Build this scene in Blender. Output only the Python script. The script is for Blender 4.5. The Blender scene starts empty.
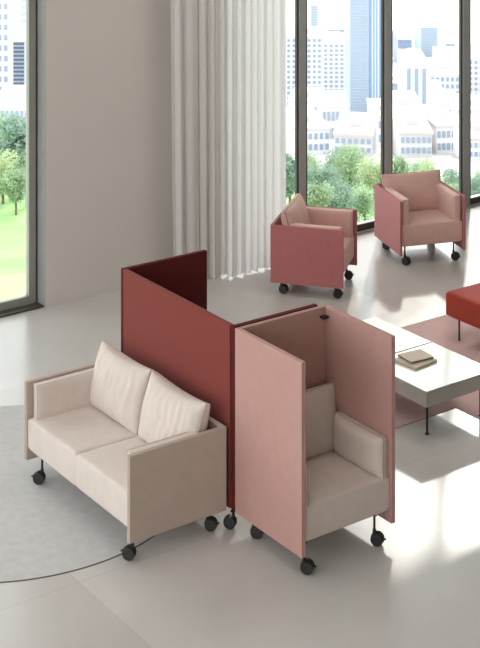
import bpy, bmesh, math, random
from mathutils import Vector, Matrix, noise
sc = bpy.context.scene
COL = sc.collection
PI = math.pi
random.seed(7)

# ------------------------------------------------------------------ frames
# World: X runs along the glazed facade, Y points out through it, the facade plane is y = 0.
# Survey frame: as seen from the camera (X right, Y ahead, camera above the origin).
TH = math.radians(36.42)
CT, ST = math.cos(TH), math.sin(TH)
FX, FY = -1.918, 14.538
def W(X, Y, Z=0.0):
    dx, dy = X - FX, Y - FY
    return Vector((dx*CT + dy*ST, -dx*ST + dy*CT, Z))
A1 = math.radians(-54.4965)
D1 = (math.cos(A1), math.sin(A1)); D2 = (-D1[1], D1[0])
def S(a, c):                                   # furniture axes -> survey frame
    return (D1[0]*a + D2[0]*c, D1[1]*a + D2[1]*c)
CAM_H = 5.2

# ------------------------------------------------------------------ materials
def lin(c):
    return tuple(((x/255)/12.92 if x/255 <= .04045 else ((x/255+.055)/1.055)**2.4) for x in c) + (1.0,)
def mat(name):
    m = bpy.data.materials.new(name); m.use_nodes = True
    nt = m.node_tree; b = nt.nodes['Principled BSDF']
    return m, nt, b
def N(nt, t, **kw):
    n = nt.nodes.new(t)
    for k, v in kw.items(): setattr(n, k, v)
    return n
def mixcol(nt, fac, a, b):
    n = N(nt, 'ShaderNodeMix', data_type='RGBA')
    if fac is not None: nt.links.new(fac, n.inputs[0])
    for i, c in ((6, a), (7, b)):
        if hasattr(c, 'is_linked'): nt.links.new(c, n.inputs[i])
        else: n.inputs[i].default_value = c
    return n.outputs[2]
def ramp(nt, src, p0, p1):
    n = N(nt, 'ShaderNodeMapRange'); nt.links.new(src, n.inputs[0])
    n.inputs[1].default_value = p0; n.inputs[2].default_value = p1
    return n.outputs[0]
def noisetex(nt, vec, scale, detail=3, rough=.5):
    n = N(nt, 'ShaderNodeTexNoise'); nt.links.new(vec, n.inputs['Vector'])
    n.inputs['Scale'].default_value = scale; n.inputs['Detail'].default_value = detail
    n.inputs['Roughness'].default_value = rough
    return n.outputs['Fac']
def fabric(name, rgb, rough=.9, sheen=.25, weave=900, var=.10):
    m, nt, b = mat(name)
    tc = N(nt, 'ShaderNodeTexCoord').outputs['Object']
    c = lin(rgb); d = tuple(x*(1-var) for x in c[:3]) + (1,)
    f1 = noisetex(nt, tc, 14, 4); f2 = noisetex(nt, tc, weave, 1)
    mx = N(nt, 'ShaderNodeMath', operation='MULTIPLY_ADD'); nt.links.new(f2, mx.inputs[0]); mx.inputs[1].default_value = .6
    nt.links.new(f1, mx.inputs[2])
    nt.links.new(mixcol(nt, ramp(nt, mx.outputs[0], .45, 1.15), d, c), b.inputs['Base Color'])
    b.inputs['Roughness'].default_value = rough
    b.inputs['Sheen Weight'].default_value = sheen; b.inputs['Sheen Roughness'].default_value = .5
    b.inputs['Specular IOR Level'].default_value = .2
    bp = N(nt, 'ShaderNodeBump'); bp.inputs['Strength'].default_value = .12; bp.inputs['Distance'].default_value = .002
    nt.links.new(f2, bp.inputs['Height']); nt.links.new(bp.outputs[0], b.inputs['Normal'])
    return m
def plain(name, rgb, rough=.5, metal=0.0, spec=.5, var=.06, scale=6):
    m, nt, b = mat(name)
    tc = N(nt, 'ShaderNodeTexCoord').outputs['Object']
    c = lin(rgb); d = tuple(x*(1-var) for x in c[:3]) + (1,)
    nt.links.new(mixcol(nt, ramp(nt, noisetex(nt, tc, scale, 3), .3, .7), d, c), b.inputs['Base Color'])
    b.inputs['Roughness'].default_value = rough; b.inputs['Metallic'].default_value = metal
    b.inputs['Specular IOR Level'].default_value = spec
    return m

M = {}
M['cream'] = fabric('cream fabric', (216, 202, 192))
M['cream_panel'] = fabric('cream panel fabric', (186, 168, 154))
M['pink'] = fabric('pink panel fabric', (186, 143, 133))
M['greige'] = fabric('greige fabric', (212, 195, 184))
M['rose'] = fabric('rose panel fabric', (182, 112, 112))
M['blush'] = fabric('blush fabric', (214, 173, 162))
M['blush_pipe'] = fabric('blush piping fabric', (160, 100, 95))
M['cream_pipe'] = fabric('cream piping fabric', (205, 188, 174))
M['greige_pipe'] = fabric('greige piping fabric', (175, 150, 138))
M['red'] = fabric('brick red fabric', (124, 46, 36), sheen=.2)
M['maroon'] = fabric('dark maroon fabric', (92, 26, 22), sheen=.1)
M['red_seat'] = fabric('red wool fabric', (168, 62, 45), sheen=.2)
M['black'] = plain('black plastic', (38, 36, 34), .45)
M['black_metal'] = plain('black powder coated steel', (44, 38, 36), .45, .3)
M['table_top'] = plain('white lacquer', (226, 222, 212), .22)
M['table_body'] = plain('pale grey lacquer', (176, 171, 163), .4)
M['wall'] = plain('painted plaster', (204, 196, 188), .9, var=.03, scale=2)
M['bounce_wall'] = plain('bounce fill wall', (156, 150, 143), .8)  # unseen walls; grey chosen for how much fill they bounce back
M['ceiling'] = plain('white plaster', (215, 211, 205), .9, var=.02)
M['frame'] = plain('anodised grey aluminium', (162, 163, 161), .5, .0)
M['frame_dark'] = plain('dark gasket aluminium', (74, 68, 62), .5, .0)
M['frame_light'] = plain('pale grey aluminium', (150, 150, 138), .45, .2)
M['cover'] = plain('taupe book cloth', (190, 174, 160), .7)
M['cover_dark'] = plain('dark taupe book cloth', (150, 136, 122), .7)
M['pages'] = plain('paper edges', (228, 218, 204), .8)
M['rug_pink'] = fabric('dusty pink carpet', (208, 172, 166), weave=260, var=.16)
M['rug_grey'] = fabric('mottled blue grey carpet', (197, 195, 193), weave=200, var=.2)
M['rug_edge_shade'] = fabric('rug edge shade', (110, 98, 92), weave=300)  # backlit shade on the rug's side, put into its colour

def glass():
    m = bpy.data.materials.new('clear glass'); m.use_nodes = True; nt = m.node_tree; nt.nodes.clear()
    o = N(nt, 'ShaderNodeOutputMaterial'); t = N(nt, 'ShaderNodeBsdfTransparent'); g = N(nt, 'ShaderNodeBsdfGlossy')
    t.inputs[0].default_value = (.97, .985, .975, 1); g.inputs['Roughness'].default_value = .02
    fr = N(nt, 'ShaderNodeFresnel'); fr.inputs[0].default_value = 1.25
    mx = N(nt, 'ShaderNodeMixShader'); nt.links.new(fr.outputs[0], mx.inputs[0])
    nt.links.new(t.outputs[0], mx.inputs[1]); nt.links.new(g.outputs[0], mx.inputs[2]); nt.links.new(mx.outputs[0], o.inputs[0])
    return m
M['glass'] = glass()
def curtain_mat(name, rgb, trans=.5):
    m = bpy.data.materials.new(name); m.use_nodes = True; nt = m.node_tree; nt.nodes.clear()
    o = N(nt, 'ShaderNodeOutputMaterial'); d = N(nt, 'ShaderNodeBsdfDiffuse'); t = N(nt, 'ShaderNodeBsdfTranslucent')
    tc = N(nt, 'ShaderNodeTexCoord').outputs['Object']
    c = lin(rgb); c2 = tuple(x*.93 for x in c[:3]) + (1,)
    col = mixcol(nt, noisetex(nt, tc, 30, 3), c2, c)
    nt.links.new(col, d.inputs[0]); nt.links.new(col, t.inputs[0])
    mx = N(nt, 'ShaderNodeMixShader'); mx.inputs[0].default_value = trans
    nt.links.new(d.outputs[0], mx.inputs[1]); nt.links.new(t.outputs[0], mx.inputs[2]); nt.links.new(mx.outputs[0], o.inputs[0])
    return m
M['curtain'] = curtain_mat('white voile', (235, 234, 232), .30)
M['drape'] = curtain_mat('off white drape', (220, 216, 211), .22)

def floor_mat():
    m, nt, b = mat('large format concrete tile')
    tc = N(nt, 'ShaderNodeTexCoord').outputs['Object']
    mp = N(nt, 'ShaderNodeMapping'); nt.links.new(tc, mp.inputs[0])
    n1 = noisetex(nt, tc, 1.1, 6, .6); n2 = noisetex(nt, tc, 5, 6, .65)
    base = mixcol(nt, ramp(nt, n1, .32, .68), lin((190, 186, 182)), lin((205, 201, 197)))
    base = mixcol(nt, ramp(nt, n2, .35, .75), base, lin((198, 193, 188)))
    # tile joints on the object's own axes, 3 m by 5 m slabs
    sp = N(nt, 'ShaderNodeSeparateXYZ'); nt.links.new(tc, sp.inputs[0])
    def joint(sock, pitch, off):
        a = N(nt, 'ShaderNodeMath', operation='ADD'); nt.links.new(sock, a.inputs[0]); a.inputs[1].default_value = -off + 50*pitch
        d = N(nt, 'ShaderNodeMath', operation='DIVIDE'); nt.links.new(a.outputs[0], d.inputs[0]); d.inputs[1].default_value = pitch
        fl = N(nt, 'ShaderNodeMath', operation='FLOOR'); nt.links.new(d.outputs[0], fl.inputs[0])
        fr = N(nt, 'ShaderNodeMath', operation='FRACT'); nt.links.new(d.outputs[0], fr.inputs[0])
        lt = N(nt, 'ShaderNodeMath', operation='LESS_THAN'); nt.links.new(fr.outputs[0], lt.inputs[0]); lt.inputs[1].default_value = .006/pitch
        return lt.outputs[0], fl.outputs[0]
    jx, ix = joint(sp.outputs[0], 5.0, SEAM_C); jy, iy = joint(sp.outputs[1], 3.0, SEAM_A)
    cb = N(nt, 'ShaderNodeCombineXYZ'); nt.links.new(ix, cb.inputs[0]); nt.links.new(iy, cb.inputs[1])
    wn = N(nt, 'ShaderNodeTexWhiteNoise'); nt.links.new(cb.outputs[0], wn.inputs['Vector'])
    par = N(nt, 'ShaderNodeMath', operation='MODULO'); nt.links.new(ix, par.inputs[0]); par.inputs[1].default_value = 2
    fac = N(nt, 'ShaderNodeMath', operation='MULTIPLY_ADD'); nt.links.new(par.outputs[0], fac.inputs[0]); fac.inputs[1].default_value = .45
    vv = N(nt, 'ShaderNodeMath', operation='MULTIPLY'); nt.links.new(wn.outputs['Value'], vv.inputs[0]); vv.inputs[1].default_value = .12; nt.links.new(vv.outputs[0], fac.inputs[2])
    base = mixcol(nt, fac.outputs[0], base, lin((178, 170, 162)))
    mxj = N(nt, 'ShaderNodeMath', operation='MAXIMUM'); nt.links.new(jx, mxj.inputs[0]); nt.links.new(jy, mxj.inputs[1])
    jf = N(nt, 'ShaderNodeMath', operation='MULTIPLY'); nt.links.new(mxj.outputs[0], jf.inputs[0]); jf.inputs[1].default_value = .35
    base = mixcol(nt, jf.outputs[0], base, lin((150, 140, 132)))
    nt.links.new(base, b.inputs['Base Color'])
    r = N(nt, 'ShaderNodeMapRange'); nt.links.new(n2, r.inputs[0]); r.inputs[3].default_value = .16; r.inputs[4].default_value = .30
    nt.links.new(r.outputs[0], b.inputs['Roughness']); b.inputs['Specular IOR Level'].default_value = .45
    bp = N(nt, 'ShaderNodeBump'); bp.inputs['Strength'].default_value = .04; bp.inputs['Distance'].default_value = .01
    nt.links.new(n2, bp.inputs['Height']); nt.links.new(bp.outputs[0], b.inputs['Normal'])
    return m

# ------------------------------------------------------------------ mesh helpers
def link(name, bm, material, parent=None, smooth=False, loc=None, rotz=0.0, bevel=None):
    me = bpy.data.meshes.new(name); bm.normal_update(); bm.to_mesh(me); bm.free()
    o = bpy.data.objects.new(name, me); COL.objects.link(o)
    me.materials.append(material)
    if smooth:
        for p in me.polygons: p.use_smooth = True
    if parent: o.parent = parent
    if loc is not None: o.location = loc
    o.rotation_euler.z = rotz
    return o
def inst(name, me, parent, loc=(0, 0, 0), rotz=0.0):
    o = bpy.data.objects.new(name, me); COL.objects.link(o); o.parent = parent
    o.location = loc; o.rotation_euler.z = rotz
    return o
def tag(o, label=None, cat=None, group=None, kind=None):
    for k, v in (('label', label), ('category', cat), ('group', group), ('kind', kind)):
        if v: o[k] = v
    return o
def thing(name, label, cat, loc, rotz=0.0, group=None):
    o = bpy.data.objects.new(name, None); COL.objects.link(o); o.empty_display_size = .1
    o.location = loc; o.rotation_euler.z = rotz
    return tag(o, label, cat, group)
def box(bm, x0, x1, y0, y1, z0, z1, bev=0.0, seg=2):
    r = bmesh.ops.create_cube(bm, size=1.0); vs = r['verts']
    for v in vs:
        v.co = Vector(((x0+x1)/2 + v.co.x*(x1-x0), (y0+y1)/2 + v.co.y*(y1-y0), (z0+z1)/2 + v.co.z*(z1-z0)))
    if bev > 0:
        es = list({e for v in vs for e in v.link_edges})
        bmesh.ops.bevel(bm, geom=es, offset=bev, segments=seg, profile=.5, affect='EDGES')
    return bm
def B(*a, **k): return box(bmesh.new(), *a, **k)
def cyl(bm, p, q, r0, r1=None, n=16, cap=True):
    p, q = Vector(p), Vector(q); d = q - p
    r1 = r0 if r1 is None else r1
    mt = Matrix.Translation((p+q)/2) @ d.to_track_quat('Z', 'Y').to_matrix().to_4x4()
    bmesh.ops.create_cone(bm, cap_ends=cap, segments=n, radius1=r0, radius2=r1, depth=d.length, matrix=mt)
    return bm
def tube(bm, pts, r, n=6, closed=False):
    pts = [Vector(p) for p in pts]; L = len(pts); rings = []
    for i, p in enumerate(pts):
        a = pts[(i-1) % L] if (closed or i > 0) else p
        b = pts[(i+1) % L] if (closed or i < L-1) else p
        t = (b-a).normalized()
        u = t.cross(Vector((.13, .94, .31))).normalized(); w = t.cross(u)
        rings.append([bm.verts.new(p + (u*math.cos(2*PI*k/n) + w*math.sin(2*PI*k/n))*r) for k in range(n)])
    for i in range(L if closed else L-1):
        a, b = rings[i], rings[(i+1) % L]
        for k in range(n): bm.faces.new((a[k], a[(k+1) % n], b[(k+1) % n], b[k]))
    return bm

def cushion(w, h, t, te, pw=4, nu=26, nv=22, ear=0.0, wrinkle=None, sag=0.0, back=1.0):
    """Closed cushion: width on x, height on z (0..h), thickness on y (front is -y)."""
    bm = bmesh.new(); F, K = [], []
    outline = []
    for j in range(nv+1):
        v = math.sin(PI/2*(2*j/nv-1)); rowF, rowK = [], []
        for i in range(nu+1):
            u = math.sin(PI/2*(2*i/nu-1))
            x = w/2*u*(1-ear*(1-v*v)*abs(u)**2)
            z = h/2 + h/2*v*(1-ear*1.3*(1-u*u)*abs(v)**2) - sag*(1-u*u)*max(v, 0)
            pr = math.sqrt(max(0, 1-abs(u)**pw))*math.sqrt(max(0, 1-abs(v)**pw))
            y = te/2 + (t-te)/2*pr
            wr = wrinkle(u, v)*pr if wrinkle else 0.0
            rowF.append(bm.verts.new((x, -y-wr, z))); rowK.append(bm.verts.new((x, te/2 + (y-te/2)*back, z)))
        F.append(rowF); K.append(rowK)
    for j in range(nv):
        for i in range(nu):
            bm.faces.new((F[j][i], F[j][i+1], F[j+1][i+1], F[j+1][i]))
            bm.faces.new((K[j][i], K[j+1][i], K[j+1][i+1], K[j][i+1]))
    per = [(0, i) for i in range(nu)] + [(j, nu) for j in range(nv)] + [(nv, i) for i in range(nu, 0, -1)] + [(j, 0) for j in range(nv, 0, -1)]
    L = len(per)
    for k in range(L):
        a, b = per[k], per[(k+1) % L]
        bm.faces.new((F[a[0]][a[1]], K[a[0]][a[1]], K[b[0]][b[1]], F[b[0]][b[1]]))
    out = [F[j][i].co.copy() for j, i in per]
    return bm, out
def add_cushion(name, mat_, pipe_mat, parent, xf, w, h, t, te, pipe=True, **k):
    bm, out = cushion(w, h, t, te, **k)
    bmesh.ops.transform(bm, matrix=xf, verts=bm.verts)
    o = link(name, bm, mat_, parent, smooth=True)
    if pipe:
        pts = [xf @ p for p in out]
        link('piping', tube(bmesh.new(), pts, .0042, 6, closed=True), pipe_mat, o, smooth=True)
    return o
def T(x=0, y=0, z=0, rx=0, ry=0, rz=0):
    return Matrix.Translation((x, y, z)) @ Matrix.Rotation(rz, 4, 'Z') @ Matrix.Rotation(ry, 4, 'Y') @ Matrix.Rotation(rx, 4, 'X')

# ------------------------------------------------------------------ caster leg (shared meshes)
def me_of(bm, material, smooth=False):
    me = bpy.data.meshes.new('m'); bm.normal_update(); bm.to_mesh(me); bm.free(); me.materials.append(material)
    if smooth:
        for p in me.polygons: p.use_smooth = True
    return me
WR = .043
def lathe_x(bm, prof, n=28):
    rings = [[bm.verts.new((x, r*math.cos(2*PI*k/n), r*math.sin(2*PI*k/n))) for k in range(n)] for x, r in prof]
    for a, b in zip(rings, rings[1:]):
        for k in range(n): bm.faces.new((a[k], a[(k+1) % n], b[(k+1) % n], b[k]))
    bm.faces.new(rings[0][::-1]); bm.faces.new(rings[-1])
wheel_me = me_of((lambda b: (lathe_x(b, [(.002, .008), (.002, .034), (0, .036), (0, .040), (.003, WR), (.017, WR), (.021, .040), (.021, .031), (.018, .029), (.018, .008)]), b)[1])(bmesh.new()), M['black'])
def housing():
    b = bmesh.new(); n = 14
    ring = []
    for x in (-.0075, .0075):
        o = []; i = []
        for k in range(n+1):
            a = math.radians(-15 + 210*k/n)
            o.append(b.verts.new((x, math.cos(a)*.047, math.sin(a)*.047)))
        ring.append(o)
    b.faces.new(ring[0]); b.faces.new(ring[1][::-1])
    for k in range(n): b.faces.new((ring[0][k], ring[1][k], ring[1][k+1], ring[0][k+1]))
    b.faces.new((ring[0][n], ring[1][n], ring[1][0], ring[0][0]))
    cyl(b, (0, -.022, .035), (0, -.022, .062), .0125, n=14)
    return b
housing_me = me_of(housing(), M['black'])
tab_me = me_of(box(box(bmesh.new(), -.012, .012, .040, .060, .004, .009, .0015), -.006, .006, .034, .046, .004, .02, .0015), M['black'])
def caster_leg(parent, x, y, ztop, ang):
    """Leg whose stem stands at x, y; the caster trails behind it at the angle given."""
    st = bmesh.new(); cyl(st, (0, 0, .10), (0, 0, ztop), .0085, n=14); cyl(st, (0, 0, ztop-.006), (0, 0, ztop), .02, n=16)
    lg = link('leg', st, M['black_metal'], parent, loc=(x, y, 0), rotz=ang)
    hz = .0435
    inst('caster_housing', housing_me, lg, (0, .022, hz))
    inst('caster_wheel', wheel_me, lg, (.0085, .022, hz))
    inst('caster_wheel', wheel_me, lg, (-.0085, .022, hz), PI)
    inst('brake_tab', tab_me, lg, (0, .022, hz))
    return lg

# ------------------------------------------------------------------ seating family
def panel(name, mt, parent, x0, x1, y0, y1, z0, z1, thin):
    """Upholstered board made of two skins with a groove running round the edge."""
    b = bmesh.new(); g = .0012
    if thin == 'x':
        m_ = (x0+x1)/2; box(b, x0, m_-g, y0, y1, z0, z1, .005, 3); box(b, m_+g, x1, y0, y1, z0, z1, .005, 3)
        box(b, m_-.004, m_+.004, y0+.004, y1-.004, z0+.004, z1-.004)
    else:
        m_ = (y0+y1)/2; box(b, x0, x1, y0, m_-g, z0, z1, .005, 3); box(b, x0, x1, m_+g, y1, z0, z1, .005, 3)
        box(b, x0+.004, x1-.004, m_-.004, m_+.004, z0+.004, z1-.004)
    return link(name, b, mt, parent)
def seat_slab(name, mt, parent, x0, x1, y0, y1, z0, z1, seed=0):
    xf = T((x0+x1)/2, y1, (z0+z1)/2, rx=-PI/2) @ Matrix.Scale(-1, 4, (0, 0, 1))
    w, d, t = x1-x0, y1-y0, z1-z0
    # the slab is a thick cushion lying on its back
    bm, out = cushion(w, d, t, t*.80, pw=26, nu=36, nv=36, wrinkle=lambda u, v: .004*noise.noise((u*2+seed, v*2, 3)))
    mtx = Matrix(((1, 0, 0, (x0+x1)/2), (0, 0, 1, y0), (0, -1, 0, (z0+z1)/2), (0, 0, 0, 1)))
    bmesh.ops.transform(bm, matrix=mtx, verts=bm.verts)
    return link(name, bm, mt, parent, smooth=True)

TP = .036
def armchair(label, cat, loc, rot, group, wheels):
    w, d, zt, tp = .765, .750, .707, .026
    t = thing('armchair', label, cat, loc, rot, group)
    panel('side_panel', M['rose'], t, -w/2, -w/2+tp, -d/2, d/2, .125, zt, 'x')
    panel('side_panel', M['rose'], t, w/2-tp, w/2, -d/2, d/2, .125, zt, 'x')
    panel('back_panel', M['rose'], t, -w/2+tp, w/2-tp, d/2-tp, d/2, .125, zt, 'y')
    iw = w-2*tp-.012
    seat_slab('seat', M['blush'], t, -iw/2, iw/2, -d/2+.03, d/2-tp-.004, .205, .445, 1)
    for s in (-1, 1):
        # cushion built facing -y, turned so it faces the seat
        xf = T(s*(iw/2-.050), -.075, .428, rz=-s*PI/2)
        add_cushion('arm_cushion', M['blush'], M['blush_pipe'], t, xf, .53, .285, .10, .06, pw=7, ear=.012,
                    wrinkle=lambda u, v: .003*noise.noise((u*3, v*2, s*4)), pipe=False)
    xf = T(0, d/2-tp-.21, .422, rx=math.radians(-15))
    add_cushion('back_cushion', M['blush'], M['blush_pipe'], t, xf, iw-.006, .43, .19, .035, pw=2.8, ear=.03,
                wrinkle=lambda u, v: .007*noise.noise((u*5, v*1.3, 1.7))+.004*noise.noise((u*9, v*2, 7)))
    for (x, y), a in zip(((-.29, -.28), (.28, -.28), (-.29, .28), (.28, .28)), wheels):
        caster_leg(t, x, y, .210, a)
    return t

def rib(u, v, s):
    f = noise.noise((u*1.2+s, v*1.6, s*3))
    return .0075*math.sin(30*u + 4.5*f + 2.2*v*v) * (.6+.6*noise.noise((u*2, v*1.5, s+9))) + .010*noise.noise((u*3+s, v*1.2, 5)) 

# ------------------------------------------------------------------ scene shell
CAM = W(0, 0, CAM_H)
SEAM_A, SEAM_C = 0, 0
_s = W(*S(-8.39, 4.70))
FROT = -.924                                   # floor slabs follow the furniture grid
FR = math.radians(FROT)
def to_floor(p):                               # world -> floor-local axes
    return (p.x*math.cos(-FR) - p.y*math.sin(-FR), p.x*math.sin(-FR) + p.y*math.cos(-FR))
SEAM_C, SEAM_A = to_floor(_s)
M['floor'] = floor_mat()
X0, X1, Y0, Y1, ZC = -11.5, 13.0, -18.0, 0.0, 6.0
WT = .30
HEAD = 4.45
def struct(name, bm, m, parent=None, **k):
    o = link(name, bm, m, parent, **k); o['kind'] = 'structure'; return o
fl = bmesh.new()
pts = [(X0, Y0), (X1, Y0), (X1, WT), (X0, WT)]
top = [fl.verts.new((*to_floor(Vector((x, y, 0))), 0)) for x, y in pts]
bot = [fl.verts.new((v.co.x, v.co.y, -.3)) for v in top]
fl.faces.new(top); fl.faces.new(bot[::-1])
for k in range(4): fl.faces.new((top[k], bot[k], bot[(k+1) % 4], top[(k+1) % 4]))
struct('floor', fl, M['floor'], rotz=FR)
struct('ceiling', B(X0, X1, Y0, WT, ZC, ZC+.2), M['ceiling'])
WALL_X1 = 2.12
wb = B(0, WALL_X1, 0, WT, 0, HEAD); box(wb, X0, X1, 0, WT, HEAD, ZC)
struct('wall_back', wb, M['wall'])
struct('wall_front', B(X0, X1, Y0-.2, Y0, 0, ZC), M['bounce_wall'])
struct('wall_right', B(X1, X1+.2, Y0, WT, 0, ZC), M['bounce_wall'])

# windows: grey mullions with dark slim sashes and clear panes
def window(n, x0, x1, yf, fw, mt, rail, depth=.07):
    b = bmesh.new()
    box(b, x0, x0+fw, yf, yf+depth, 0, HEAD, .003); box(b, x1-fw, x1, yf, yf+depth, 0, HEAD, .003)
    box(b, x0+fw, x1-fw, yf, yf+depth, 0, rail, .003); box(b, x0+fw, x1-fw, yf, yf+depth, HEAD-rail, HEAD, .003)
    o = struct('window_%d' % n, b, mt)
    struct('pane', B(x0+fw-.005, x1-fw+.005, yf+depth*.5-.004, yf+depth*.5+.004, rail-.005, HEAD-rail+.005), M['glass'], o)
    return o
mull = [(3.207, 3.305), (4.488, 4.592), (5.765, 5.880), (7.02, 7.14), (8.30, 8.42), (9.58, 9.70), (10.86, 10.98)]
edges = [WALL_X1] + [e for m_ in mull for e in m_] + [12.14]
nwin = 2
for i in range(0, len(edges), 2):
    window(nwin, edges[i], edges[i+1], .012, .026, M['frame_dark'], .085, .04); nwin += 1
k = 1
for a, b_ in mull:
    struct('trim_%d' % k, B(a, b_, 0, .055, 0, HEAD, .004), M['frame']); k += 1
struct('trim_%d' % k, B(12.14, X1, 0, .17, 0, HEAD), M['frame']); k += 1
# left opening
lw = [(-2.75, -.035), (-5.55, -2.87), (-8.35, -5.67), (-11.15, -8.47)]
for i, (a, b_) in enumerate(lw):
    window(1 if i == 0 else nwin, a, b_, .135, .075, M['frame_light'], .10)
    if i: nwin += 1
    struct('trim_%d' % k, B(a-.12, a, .10, .28, 0, HEAD, .004), M['frame']); k += 1
struct('trim_%d' % k, B(-.035, 0, .15, .28, 0, HEAD), M['frame_dark']); k += 1
struct('trim_%d' % k, B(-11.27, 0, .02, .134, 0, .022, .003), M['frame_dark']); k += 1
struct('trim_%d' % k, B(WALL_X1, 12.14, -.045, .0, 0, .015, .003), M['frame']); k += 1

struct('trim_%d' % k, B(-.008, 0, .001, .15, 0, HEAD), M['frame']); k += 1

# ------------------------------------------------------------------ curtains
def curtain(name, label, x0, x1, y, z0, z1, mt, seed, folds, amp, lean=0.0):
    bm = bmesh.new(); nu, nv = 260, 30; rows = []
    rnd = random.Random(seed)
    # fold pattern: irregular phase along the width
    ph = [0.0]
    for i in range(nu): ph.append(ph[-1] + folds*2*PI/nu*(.35 + 1.3*min(1, max(0, .5+1.1*noise.noise((i*.045, seed*3.1, 0))))))
    for j in range(nv+1):
        v = j/nv; z = z0 + (z1-z0)*v; row = []
        for i in range(nu+1):
            u = i/nu
            dr = (1-v)*.35*noise.noise((u*5, v*1.5, seed))
            am = amp*(.55 + .6*(.5+.5*noise.noise((u*7, v*.7, seed+4))))*(1+.25*(1-v))
            yy = y + am*math.sin(ph[i]+dr) + .35*am*math.sin(2.3*ph[i]+1+dr)
            xx = x0 + (x1-x0)*u + am*.45*math.cos(ph[i]*1.0+dr) + lean*(1-v)*(1-u)
            zz = z + ((.012*math.sin(ph[i]*.7) + .008) if j == 0 else 0)
            row.append(bm.verts.new((xx, yy, zz)))
        rows.append(row)
    for j in range(nv):
        for i in range(nu):
            bm.faces.new((rows[j][i], rows[j][i+1], rows[j+1][i+1], rows[j+1][i]))
    o = link(name, bm, mt, smooth=True)
    return tag(o, label, 'curtain', 'floor length curtains at the window wall')
curtain('curtain', 'off-white floor-length curtain hanging against the plaster wall, nearer the red screen', 1.27, 2.02, -.27, .006, HEAD+.02, M['drape'], 3, 5, .024, lean=.06)
curtain('curtain', 'white sheer floor-length curtain in front of the glass, behind the armchair seen side-on', 1.94, 2.74, -.37, .006, HEAD+.02, M['curtain'], 8, 6.5, .020)
tr = tag(link('curtain_track', B(1.0, 12.0, -.40, -.24, HEAD+.03, HEAD+.07, .004), M['frame_light']), 'slim pale track above the window that carries the curtains', 'curtain track')

# ------------------------------------------------------------------ furniture
PB = (-.036, 10.225)                           # pod back-left corner in the survey frame
PD, PW, PZ = .754, .813, 1.404
def rel(b, a, c):
    s = S(a, c); return W(b[0]+s[0], b[1]+s[1])
ROT = math.radians(35.5035) - TH
# pod chair ----------------------------------------------------------
pc = rel(PB, PD/2, PW/2)
pod = thing('pod_chair', 'pink high-backed booth chair with greige seat and cushions on casters', 'armchair', pc, ROT)
w, d = PW, PD
panel('side_panel', M['pink'], pod, -w/2, -w/2+TP, -d/2, d/2, .125, PZ, 'x')
panel('side_panel', M['pink'], pod, w/2-TP, w/2, -d/2, d/2, .125, PZ, 'x')
panel('back_panel', M['pink'], pod, -w/2+TP, w/2-TP, d/2-TP, d/2, .125, PZ, 'y')
iw = w-2*TP-.004
seat_slab('seat', M['greige'], pod, -iw/2, iw/2, -d/2+.022, d/2-TP-.004, .20, .445, 5)
for s in (-1, 1):
    xf = T(s*(iw/2-.022), -.085, .432, rz=-s*PI/2)
    add_cushion('arm_cushion', M['greige'], M['greige_pipe'], pod, xf, .52, .275, .165, .04, pw=4.5, ear=.012, back=.05,
                wrinkle=lambda u, v: .003*noise.noise((u*3, v*2, s*4)))
xf = T(.008, d/2-TP-.13, .425, rx=math.radians(-8))
add_cushion('back_cushion', M['greige'], M['greige_pipe'], pod, xf, iw+.006, .455, .20, .03, pw=3, ear=.02,
            wrinkle=lambda u, v: .006*noise.noise((u*4, v*1.3, 2.2)))
bk = B(w/2-TP-.055, w/2-TP, d/2-TP-.045, d/2-TP, 1.335, 1.347, .003); box(bk, w/2-TP-.05, w/2-TP-.01, d/2-TP-.04, d/2-TP-.004, 1.327, 1.337, .003)
link('corner_bracket', bk, M['black_metal'], pod)
def pod_leg(a, c, ang): caster_leg(pod, c-w/2, d/2-a, .205, ang)
pod_leg(.71, .055, math.radians(222)); pod_leg(.705, .665, math.radians(212))
pod_leg(.15, .055, math.radians(222)); pod_leg(.13, .65, math.radians(20))

# red folding screen -------------------------------------------------
SA = (-.928, 11.464)
so = rel(SA, 0, 0); so.z = .006
scr = thing('folding_screen', 'tall brick red folding screen on casters behind the cream sofa', 'room divider', so, ROT)
# local axes: x along the wing (c), y = -a
L_, Wg = 1.476, .79
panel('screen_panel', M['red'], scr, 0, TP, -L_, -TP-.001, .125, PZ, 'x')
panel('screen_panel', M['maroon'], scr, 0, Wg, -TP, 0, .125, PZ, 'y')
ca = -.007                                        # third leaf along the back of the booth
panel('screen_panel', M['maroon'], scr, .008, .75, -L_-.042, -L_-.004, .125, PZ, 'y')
for z in (.35, .76, 1.2):
    link('hinge', cyl(bmesh.new(), (.006, -L_-.003, z-.04), (.006, -L_-.003, z+.04), .004, n=10), M['black_metal'], scr)
def low_caster(parent, x, y, ang):
    st = bmesh.new(); cyl(st, (0, 0, .095), (0, 0, .127), .009, n=12); box(st, -.025, .025, -.016, .016, .121, .127, .001)
    lg = link('leg', st, M['black_metal'], parent, loc=(x, y, 0), rotz=ang); hz = .0435
    inst('caster_housing', housing_me, lg, (0, .022, hz)); inst('caster_wheel', wheel_me, lg, (.0085, .022, hz)); inst('caster_wheel', wheel_me, lg, (-.0085, .022, hz), PI)
for x, y, a in ((.008, -L_-.03, 40), (.018, -.05, 40), (Wg-.05, -.018, 80), (.70, -L_-.022, 80)):
    low_caster(scr, x, y, math.radians(a))

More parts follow.
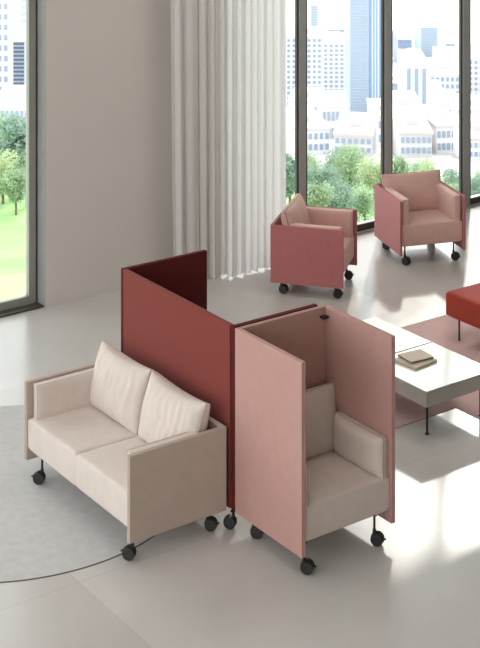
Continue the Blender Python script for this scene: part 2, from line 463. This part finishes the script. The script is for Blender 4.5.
# cream sofa -----------------------------------------------------------
SB = (-1.613, 11.019); SWD, SD, SZ = 1.516, .787, .707
scn = rel(SB, SWD/2, SD/2); scn.z = .006
sofa = thing('sofa', 'cream two-seat sofa with boxy side panels on black casters', 'sofa', scn, ROT-PI/2)
w, d = SWD, SD
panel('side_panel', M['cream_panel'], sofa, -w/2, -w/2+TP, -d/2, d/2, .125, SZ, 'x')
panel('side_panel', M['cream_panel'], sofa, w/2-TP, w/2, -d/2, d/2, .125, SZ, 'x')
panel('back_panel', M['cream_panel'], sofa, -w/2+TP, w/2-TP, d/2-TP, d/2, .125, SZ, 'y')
iw = w-2*TP-.004
seat_slab('seat', M['cream'], sofa, -iw/2, -.001, -d/2+.012, d/2-TP-.004, .20, .445, 2)
seat_slab('seat', M['cream'], sofa, .001, iw/2, -d/2+.012, d/2-TP-.004, .20, .445, 8)
for s in (-1, 1):
    xf = T(s*(iw/2-.046), -.075, .430, rz=-s*PI/2)
    add_cushion('arm_cushion', M['cream'], M['cream_pipe'], sofa, xf, .54, .265, .085, .055, pw=7, ear=.008,
                wrinkle=lambda u, v: .003*noise.noise((u*3, v*2, s*4)))
for i, xx in enumerate((-.365, .355)):
    xf = T(xx, d/2-TP-.205, .425, rx=math.radians(-15))
    add_cushion('back_cushion', M['cream'], M['cream_pipe'], sofa, xf, .70, .465, .24, .04, pw=2.8, ear=.045, nu=90, nv=40,
                wrinkle=lambda u, v, i=i: rib(u, v, 2.3+5*i), sag=.01)
def sofa_leg(a, c, ang): caster_leg(sofa, a-w/2, c-d/2, .205, ang)
sofa_leg(1.485, .04, math.radians(130)); sofa_leg(.19, .05, math.radians(135))
sofa_leg(1.455, .67, math.radians(-45)); sofa_leg(.12, .70, 0)

# armchairs -------------------------------------------------------------
def corner(q, ang, x, y):
    a = math.radians(ang); return W(q[0]+math.cos(a)*x-math.sin(a)*y, q[1]+math.sin(a)*x+math.cos(a)*y)
q2 = (1.705, 15.742)
armchair('dusty pink armchair on casters facing the room, before the grey window post', 'armchair', corner(q2, 16.3, .3825, .36), math.radians(16.3)-TH,
         'dusty pink armchairs', (3.6, 3.9, 3.5, .3))
q1 = (.303, 14.916)
armchair('dusty pink armchair on casters seen side-on, beside the white curtain', 'armchair', corner(q1, -15.1, .38, .379), math.radians(74.9)-TH,
         'dusty pink armchairs', (3.2, 3.3, 3.0, 2.9))

# low table: two square modules standing side by side ------------------------
def table_module(label, a0, a1, c0, c1):
    p = W(*S((a0+a1)/2, (c0+c1)/2), .005); t = thing('coffee_table', label, 'table', p, ROT, 'low white table modules')
    hx, hy = (c1-c0)/2, (a1-a0)/2
    link('tabletop', B(-hx, hx, -hy, hy, .368, .38, .002), M['table_top'], t)
    link('drawer_box', box(B(-hx+.003, hx-.003, -hy+.003, hy-.003, .25, .364, .004), -hx+.012, hx-.012, -hy+.012, hy-.012, .36, .369), M['table_body'], t)
    for sx in (-1, 1):
        for sy in (-1, 1):
            b = bmesh.new(); x, y = sx*(hx-.075), sy*(hy-.075)
            cyl(b, (x, y, .006), (x, y, .252), .010, n=16)
            lg = link('leg', b, M['black_metal'], t)
            f = bmesh.new(); cyl(f, (x, y, 0), (x, y, .008), .02, .016, n=18); link('foot', f, M['black'], lg)
    return t
table_module('white square low table module with books on it, on the pink rug', -9.330, -8.605, 7.945, 8.685)
table_module('white low table module half hidden by the booth, next to the books', -10.075, -9.345, 7.945, 8.685)

def book(label, pts_c, z0, z1, mc, mp_):
    p = W(*S(*pts_c[0])); t = thing('book', label, 'book', Vector((p.x, p.y, z0+.0051)), ROT + math.radians(pts_c[1][2]), 'books on the low table')
    hx, hy, h = pts_c[1][0]/2, pts_c[1][1]/2, z1-z0
    link('cover', box(box(box(bmesh.new(), -hx, hx, -hy, hy, 0, .0025, .0008), -hx, hx, -hy, hy, h-.0025, h, .0008), -hx, hx, hy-.003, hy, 0, h, .0008), mc, t)
    link('pages', B(-hx+.005, hx-.005, -hy+.005, hy-.003, .0024, h-.0024), mp_, t)
    return t
book('larger taupe book lying flat on the low table, under the other book', ((-9.10, 8.28), (.27, .25, 6)), .380, .401, M['cover'], M['pages'])
book('smaller taupe book lying on top of the other book', ((-9.125, 8.305), (.235, .19, -6)), .401, .419, M['cover'], M['cover_dark'])

# red ottoman ----------------------------------------------------------------
oa, oc, ow = -10.09, 9.561, .78
ot = thing('ottoman', 'red upholstered ottoman on thin dark legs by the right edge', 'ottoman', W(*S(oa+ow/2, oc+ow/2), .005), ROT)
seat_slab('seat', M['red_seat'], ot, -ow/2, ow/2, -ow/2, ow/2, .195, .432, 4)
for sx in (-1, 1):
    for sy in (-1, 1):
        b = bmesh.new(); x, y = sx*(ow/2-.045), sy*(ow/2-.13); cyl(b, (x, y, .005), (x, y, .20), .009, n=14)
        lg = link('leg', b, M['black_metal'], ot)
        f = bmesh.new(); cyl(f, (x, y, 0), (x, y, .006), .014, n=16); link('foot', f, M['black'], lg)

# rugs -----------------------------------------------------------------------
rc = W(-1.72, 10.905); RR = 1.363
rug = thing('rug', 'round blue-grey mottled rug with a shade-darkened edge under the sofa', 'rug', rc)
b = bmesh.new(); bmesh.ops.create_cone(b, cap_ends=True, segments=160, radius1=RR-.008, radius2=RR-.008, depth=.006, matrix=Matrix.Translation((0, 0, .003)))
link('pile', b, M['rug_grey'], rug)
bd = bmesh.new(); bmesh.ops.create_cone(bd, cap_ends=True, segments=160, radius1=RR, radius2=RR-.003, depth=.005, matrix=Matrix.Translation((0, 0, .0025)))
link('shaded_edge', bd, M['rug_edge_shade'], rug)
rp = W(*S(-10.515, 7.3))
b = bmesh.new()
c1_, c2_ = 8.555-7.3, 11.5-7.3; a1_, a2_ = 10.515-8.91, 10.515-7.2
outl = [(0, 0), (0, -a1_), (c1_, -a1_), (c1_, -a2_), (c2_, -a2_), (c2_, 0)]
tp = [b.verts.new((x, y, .005)) for x, y in outl]; bt = [b.verts.new((x, y, 0)) for x, y in outl]
b.faces.new(tp); b.faces.new(bt[::-1])
for i in range(6): b.faces.new((tp[i], bt[i], bt[(i+1) % 6], tp[(i+1) % 6]))
tag(link('rug', b, M['rug_pink'], loc=rp, rotz=ROT), 'flat dusty pink rug under the white table and the red ottoman', 'rug')

# ------------------------------------------------------------------ outside: a park slope and the city below
PROF = [(30, .46), (45, .41), (70, .345), (115, .290), (160, .270), (250, .252), (400, .237), (600, .222), (900, .200), (1300, .180)]
def slope(D):
    for (d0, s0), (d1, s1) in zip(PROF, PROF[1:]):
        if D <= d1: return s0 + (s1-s0)*(D-d0)/(d1-d0)
    return PROF[-1][1]
def gz(D): return CAM_H - slope(D)*D
def site(u, D):                                   # ground point on a bearing, D metres out
    p = W((u-240)/1474*D, D); p.z = gz(D); return p
def terrain(name, d0, d1, n, m):
    bm = bmesh.new(); rows = []
    for i in range(n+1):
        D = d0*(d1/d0)**(i/n); row = []
        for j in range(41):
            X = (-1 + j/20)*D*1.1; p = W(X, D); p.z = gz(D) + (.004*D)*noise.noise((X*.02, D*.02, 1)); row.append(bm.verts.new(p))
        rows.append(row)
    for i in range(n):
        for j in range(40): bm.faces.new((rows[i][j], rows[i][j+1], rows[i+1][j+1], rows[i+1][j]))
    return struct(name, bm, m, smooth=True)
def grass_mat():
    m, nt, b = mat('mown grass')
    tc = N(nt, 'ShaderNodeTexCoord').outputs['Object']
    c = mixcol(nt, ramp(nt, noisetex(nt, tc, .12, 4), .35, .65), lin((112, 150, 84)), lin((134, 168, 102)))
    c = mixcol(nt, ramp(nt, noisetex(nt, tc, .05, 2), .60, .63), c, lin((142, 164, 108)))
    nt.links.new(c, b.inputs['Base Color']); b.inputs['Roughness'].default_value = .9
    return m
M['grass'] = grass_mat()
M['city'] = plain('pale city ground', (190, 186, 186), .9, var=.35, scale=.04)
terrain('lawn', 30, 150, 14, M['grass']); terrain('ground', 150, 1300, 24, M['city'])

M['conc'] = plain('pale concrete', (218, 216, 214), .8, var=.05, scale=.3)
M['white_r'] = plain('white render', (236, 236, 236), .8, var=.04, scale=.3)
M['blueglass'] = plain('blue curtain walling', (172, 196, 218), .4, var=.1, scale=.2)
M['greyfac'] = plain('grey cladding', (168, 176, 190), .6, var=.1, scale=.2)
M['roof'] = plain('pale roofing', (205, 200, 202), .8, var=.12, scale=.2)
M['roof_b'] = plain('pinkish roofing', (204, 194, 192), .8, var=.12, scale=.2)
M['win'] = plain('window glazing', (150, 164, 186), .3)
M['win_d'] = plain('dark window glazing', (84, 94, 112), .3)
M['win_b'] = plain('blue window glazing', (128, 166, 204), .3)
BCAM = math.atan2(-ST, CT)
def building(label, u0, u1, D, v_top, dep, mt, cols=0, rows=0, style='grid', wm=None, mt2=None, rot=0.0, base_extra=4):
    """Block whose front runs between two bearings at distance D; height set by its real top level."""
    p0, p1 = site(u0, D), site(u1, D); w_ = (p1-p0).length
    ztop = CAM_H - (v_top+219)/1474*D; zb = gz(D)-base_extra; h = ztop-zb
    c = (p0+p1)/2; t = thing('building', label, 'building', Vector((c.x, c.y, zb)), -TH+rot, 'city buildings beyond the park')
    link('wall', B(-w_/2, w_/2, 0, dep, 0, h), mt, t)
    b = B(-w_/2-.2, w_/2+.2, -.2, dep+.2, h, h+max(.5, h*.015)); box(b, -w_*.18, w_*.2, dep*.3, dep*.7, h, h+h*.05+1); link('roof', b, mt2 or M['roof'], t)
    wm = wm or M['win']
    if style == 'grid' and cols:
        cw, rh = w_/cols, (h-base_extra)/rows
        bm = B(-cw*.28, cw*.28, -.25, .05, -rh*.27, rh*.27); me = me_of(bm, wm)
        for i in range(cols):
            for j in range(rows): inst('window', me, t, (-w_/2+cw*(i+.5), 0, base_extra+rh*(j+.5)))
        bs = B(-.25, .05, -cw*.28 if 0 else 0, 1, 0, 1) if 0 else None
    elif style == 'bands':
        rh = (h-base_extra)/rows; me = me_of(B(-w_*.47, w_*.47, -.25, .05, -rh*.28, rh*.28), wm)
        for j in range(rows): inst('window_band', me, t, (0, 0, base_extra+rh*(j+.5)))
    elif style == 'fins':
        cw = w_/cols; me = me_of(B(-cw*.25, cw*.25, -.25, .05, 0, h-base_extra-2), wm)
        for i in range(cols): inst('window_strip', me, t, (-w_/2+cw*(i+.5), 0, base_extra))
    return t
# through the wide panes
building('white apartment block with rows of small windows, left of the blue tower', 286, 322, 620, 38, 26, M['white_r'], 7, 13)
building('pale grey apartment block beside the blue tower, lower than its white neighbour', 323, 350, 660, 44, 26, M['conc'], 5, 13)
building('tall blue-grey glass tower with close floor bands beside the window post', 350, 369, 560, -70, 30, M['blueglass'], rows=60, style='bands', wm=M['greyfac'])
building('tall white tower with vertical blue window strips, right of the glass tower', 369.5, 390, 562, -64, 30, M['white_r'], cols=7, style='fins', wm=M['win_b'])
building('slim far-off pale blue tower above the white apartment block', 311, 318, 1150, 6, 30, M['blueglass'], rows=20, style='bands', wm=M['greyfac'])
building('distant pale blue tower above the low roofs in the middle pane', 421, 438, 1050, 28, 40, M['blueglass'], rows=18, style='bands', wm=M['greyfac'])
building('hazy low tower left of the distant blue tower', 398, 412, 1100, 40, 40, M['greyfac'], rows=10, style='bands')
building('white slab block with one dark window column in the middle pane', 405, 428, 520, 63, 24, M['white_r'], cols=3, style='fins')
building('hazy wide block at the skyline behind the right-hand post', 440, 462, 1000, 58, 40, M['conc'], rows=7, style='bands')
building('pale office block with a flat roof beyond the last pane', 468, 500, 700, 60, 30, M['conc'], 6, 7)
building('low wide block with a grey roof right of the white slab', 430, 470, 640, 76, 40, M['conc'], 8, 4)
building('grey block between the slim far tower and the glass tower on the skyline', 329, 346, 1000, 30, 40, M['greyfac'], rows=9, style='bands')
building('small pale office block under the distant blue tower', 429, 444, 560, 92, 20, M['conc'], 5, 4)
building('narrow hazy tower next to the right post, left of it', 446, 455, 1180, 44, 30, M['blueglass'], rows=9, style='bands', wm=M['greyfac'])
building('long pale block in front of the white slab in the middle pane', 392, 420, 420, 104, 16, M['roof'], 9, 3)
building('mid-height grey block just left of the white slab', 390, 401, 600, 84, 20, M['greyfac'], 4, 6)
low = [(288, 318, 360, 103, 'grey'), (322, 349, 330, 108, 'pale'), (296, 330, 250, 131, 'long white'), (334, 372, 245, 137, 'pinkish'), (374, 397, 300, 118, 'white'),
       (400, 424, 345, 112, 'pale pink'), (428, 452, 350, 106, 'broad white'), (400, 432, 240, 135, 'long pinkish'), (436, 466, 250, 128, 'tall-roofed pale'), (455, 490, 320, 112, 'corner'), (468, 500, 230, 141, 'last pinkish')]
for i, (u0, u1, D, vt, nm) in enumerate(low):
    side = 'in the left wide pane' if u1 < 385 else ('in the middle pane' if u1 < 460 else 'in the right-hand pane')
    building('%s low-rise building above the treetops %s' % (nm, side), u0, u1, D, vt, 16, M['conc'] if i % 2 else M['white_r'], 6, 2, mt2=M['roof_b'] if 'pink' in nm else M['roof'], base_extra=3, rot=.15*((i % 3)-1))
# through the left window
building('white apartment tower at the left edge of the left window', -22, 9, 440, -40, 24, M['white_r'], 5, 16)
building('grey banded office tower seen through the left window', 13, 24.5, 410, 42, 20, M['greyfac'], rows=22, style='bands', wm=M['win_d'])
building('pale blue glass tower behind the banded tower in the left window', 13, 29, 620, -30, 26, M['white_r'], rows=20, style='bands', wm=M['blueglass'])
building('low pale block just above the trees in the left window', -10, 34, 300, 108, 20, M['conc'], 9, 3)

# trees ------------------------------------------------------------------------
def leaf_mat(name, c0, c1):
    m = bpy.data.materials.new(name); m.use_nodes = True; nt = m.node_tree; nt.nodes.clear()
    o = N(nt, 'ShaderNodeOutputMaterial'); d = N(nt, 'ShaderNodeBsdfDiffuse'); t = N(nt, 'ShaderNodeBsdfTranslucent')
    tc = N(nt, 'ShaderNodeTexCoord').outputs['Object']
    col = mixcol(nt, ramp(nt, noisetex(nt, tc, 1.2, 3), .35, .65), lin(c0), lin(c1))
    nt.links.new(col, d.inputs[0]); nt.links.new(col, t.inputs[0])
    mx = N(nt, 'ShaderNodeMixShader'); mx.inputs[0].default_value = .4
    nt.links.new(d.outputs[0], mx.inputs[1]); nt.links.new(t.outputs[0], mx.inputs[2]); nt.links.new(mx.outputs[0], o.inputs[0])
    return m
M['leaf'] = leaf_mat('mid green leaves', (142, 164, 136), (182, 200, 166))
M['leaf_b'] = leaf_mat('blue green leaves', (128, 152, 140), (166, 188, 170))
M['leaf_y'] = leaf_mat('yellow green leaves', (172, 188, 146), (206, 214, 178))
M['bark'] = plain('bark', (120, 104, 90), .9)
def crown_mesh(h, w_, seed, mt):
    rnd = random.Random(seed); bm = bmesh.new(); blobs = []
    for i in range(9):
        a = rnd.uniform(0, 2*PI); r = rnd.uniform(0, .33)*w_; z = h*(.28 + .55*rnd.random())
        k = 1 - abs(z/h-.5)*.7
        blobs.append((Vector((r*math.cos(a)*k, r*math.sin(a)*k, z)), w_*rnd.uniform(.2, .3)))
    blobs.append((Vector((0, 0, h*.6)), w_*.36))
    for c, r in blobs:
        for _ in range(480):
            v = Vector((rnd.gauss(0, 1), rnd.gauss(0, 1), rnd.gauss(0, 1))).normalized()
            p = c + v*r*(.55+.5*rnd.random()); s = .06+.10*rnd.random(); s *= h/5.5
            a = Vector((rnd.uniform(-1, 1), rnd.uniform(-1, 1), rnd.uniform(-1, 1))).normalized(); b = a.cross(v+Vector((.1, .2, .3))).normalized()
            q = [bm.verts.new(p + a*s*x + b*s*y*.7) for x, y in ((-1, 0), (0, -1), (1, 0), (0, 1))]
            bm.faces.new(q)
    return me_of(bm, mt)
def tree(label, u, D, vtop, wpx, mt, seed):
    p = site(u, D); zt = CAM_H - (vtop+219)/1474*D; h = zt-p.z; w_ = wpx/1474*D
    t = thing('tree', label, 'tree', p, random.uniform(0, 6), 'park trees outside the windows')
    inst('crown', crown_mesh(h, w_, seed, mt), t)
    b = bmesh.new(); cyl(b, (0, 0, -.3), (0, 0, h*.55), h*.03, h*.015, n=8)
    for k_ in range(3): cyl(b, (0, 0, h*(.25+.08*k_)), (w_*.22*math.cos(k_*2.1), w_*.22*math.sin(k_*2.1), h*(.55+.06*k_)), h*.012, h*.006, n=6)
    link('trunk', b, M['bark'], t)
L, LB, LY = M['leaf'], M['leaf_b'], M['leaf_y']
tree('dark rounded tree at the gap beside the white curtain', 290, 118, 150, 34, LB, 1)
tree('dense round tree in front of the low roofs, left part of the wide pane', 309, 140, 156, 42, L, 21)
tree('bushy pale tree low behind the left armchair back', 316, 98, 182, 40, L, 22)
tree('dense tree low beside the front-facing armchair, right of the centre of the wide pane', 384, 98, 186, 28, LB, 23)
tree('tall green tree in the wide pane, just left of the broad one', 335, 142, 148, 44, LB, 24)
tree('broad tree seen directly above the back of the front-facing armchair', 419, 143, 160, 44, L, 25)
tree('green tree low between the front-facing armchair and the right post', 455, 104, 184, 40, L, 26)
tree('low leafy tree on the far right beyond the right post', 478, 108, 178, 36, LB, 27)
tree('blue-green tree right of the first window post, behind the armchair back', 322, 124, 160, 46, LB, 2)
tree('broad bright green tree in the middle of the wide pane', 350, 128, 148, 60, L, 3)
tree('yellow-green tree left of the second window post', 374, 124, 158, 46, LY, 4)
tree('low bushy tree above the side-on armchair', 338, 100, 183, 52, LB, 5)
tree('low pale tree between the two armchairs', 365, 104, 186, 44, L, 6)
tree('small round tree just right of the second window post', 398, 136, 152, 34, L, 7)
tree('yellow-green round tree behind the front-facing armchair', 429, 121, 160, 40, LY, 8)
tree('dark tree behind the right arm of the front-facing armchair', 451, 134, 168, 32, LB, 9)
tree('pale tree beyond the right-hand window post', 483, 138, 170, 34, L, 10)
tree('blue-green tall tree on the right in the left window', 19, 128, 112, 46, LB, 11)
tree('large dark tree in the middle of the left window, by the grey banded tower', 13, 140, 108, 44, LB, 31)
tree('broad tree behind the bushy one in the left window', -2, 145, 110, 48, L, 32)
tree('tall slim tree next to the jamb in the left window', 31, 153, 112, 36, LB, 33)
tree('low shrubby tree at the foot of the taller ones in the left window', 16, 112, 168, 38, L, 34)
tree('mid-green tree at the left edge of the left window', -8, 132, 116, 46, L, 12)
tree('yellow-green bushy tree low in the left window', 3, 120, 150, 46, LY, 13)
tree('small tree at the lawn edge beside the left window jamb', 27, 117, 148, 34, L, 14)

# ------------------------------------------------------------------ light
wd = bpy.data.worlds.new('hazy sky'); sc.world = wd; wd.use_nodes = True
nt = wd.node_tree; bg = nt.nodes['Background']
bg.inputs[0].default_value = (.93, .97, 1.0, 1); bg.inputs[1].default_value = 1.6
sd = bpy.data.lights.new('sun', 'SUN'); sd.energy = 1.9; sd.angle = math.radians(2.6); sd.color = (1, .94, .86)
sun = bpy.data.objects.new('sun', sd); COL.objects.link(sun)
sun.rotation_euler = Vector((-1.393, -1.29, -1.0)).to_track_quat('-Z', 'Y').to_euler(); sun.location = (10, 10, 20)

for n_, (x, y, sz, e) in enumerate(((2.6, -3.0, 2.6, 42), (-2.0, -3.6, 2.6, 22))):  # added fill from above for chairs and booth, not lamps of the room
    ad = bpy.data.lights.new('overhead_fill', 'AREA'); ad.shape = 'SQUARE'; ad.size = sz; ad.energy = e; ad.color = (1, .98, .95)
    ao = bpy.data.objects.new('overhead_fill', ad); COL.objects.link(ao); ao.location = (x, y, ZC-.03)

# ------------------------------------------------------------------ camera: level view with vertical shift
cd = bpy.data.cameras.new('camera'); cam = bpy.data.objects.new('camera', cd); COL.objects.link(cam)
cam.location = CAM; cam.rotation_euler = (PI/2, 0, -TH)
cd.sensor_fit = 'HORIZONTAL'; cd.sensor_width = 36; cd.lens = 1473.95/480*36
cd.shift_y = -(324+219.2)/480; cd.clip_end = 6000; cd.clip_start = .1
sc.camera = cam
sc.view_settings.view_transform = 'Standard'; sc.view_settings.look = 'None'
sc.view_settings.gamma = 1; sc.view_settings.use_curve_mapping = False; sc.view_settings.exposure = .9
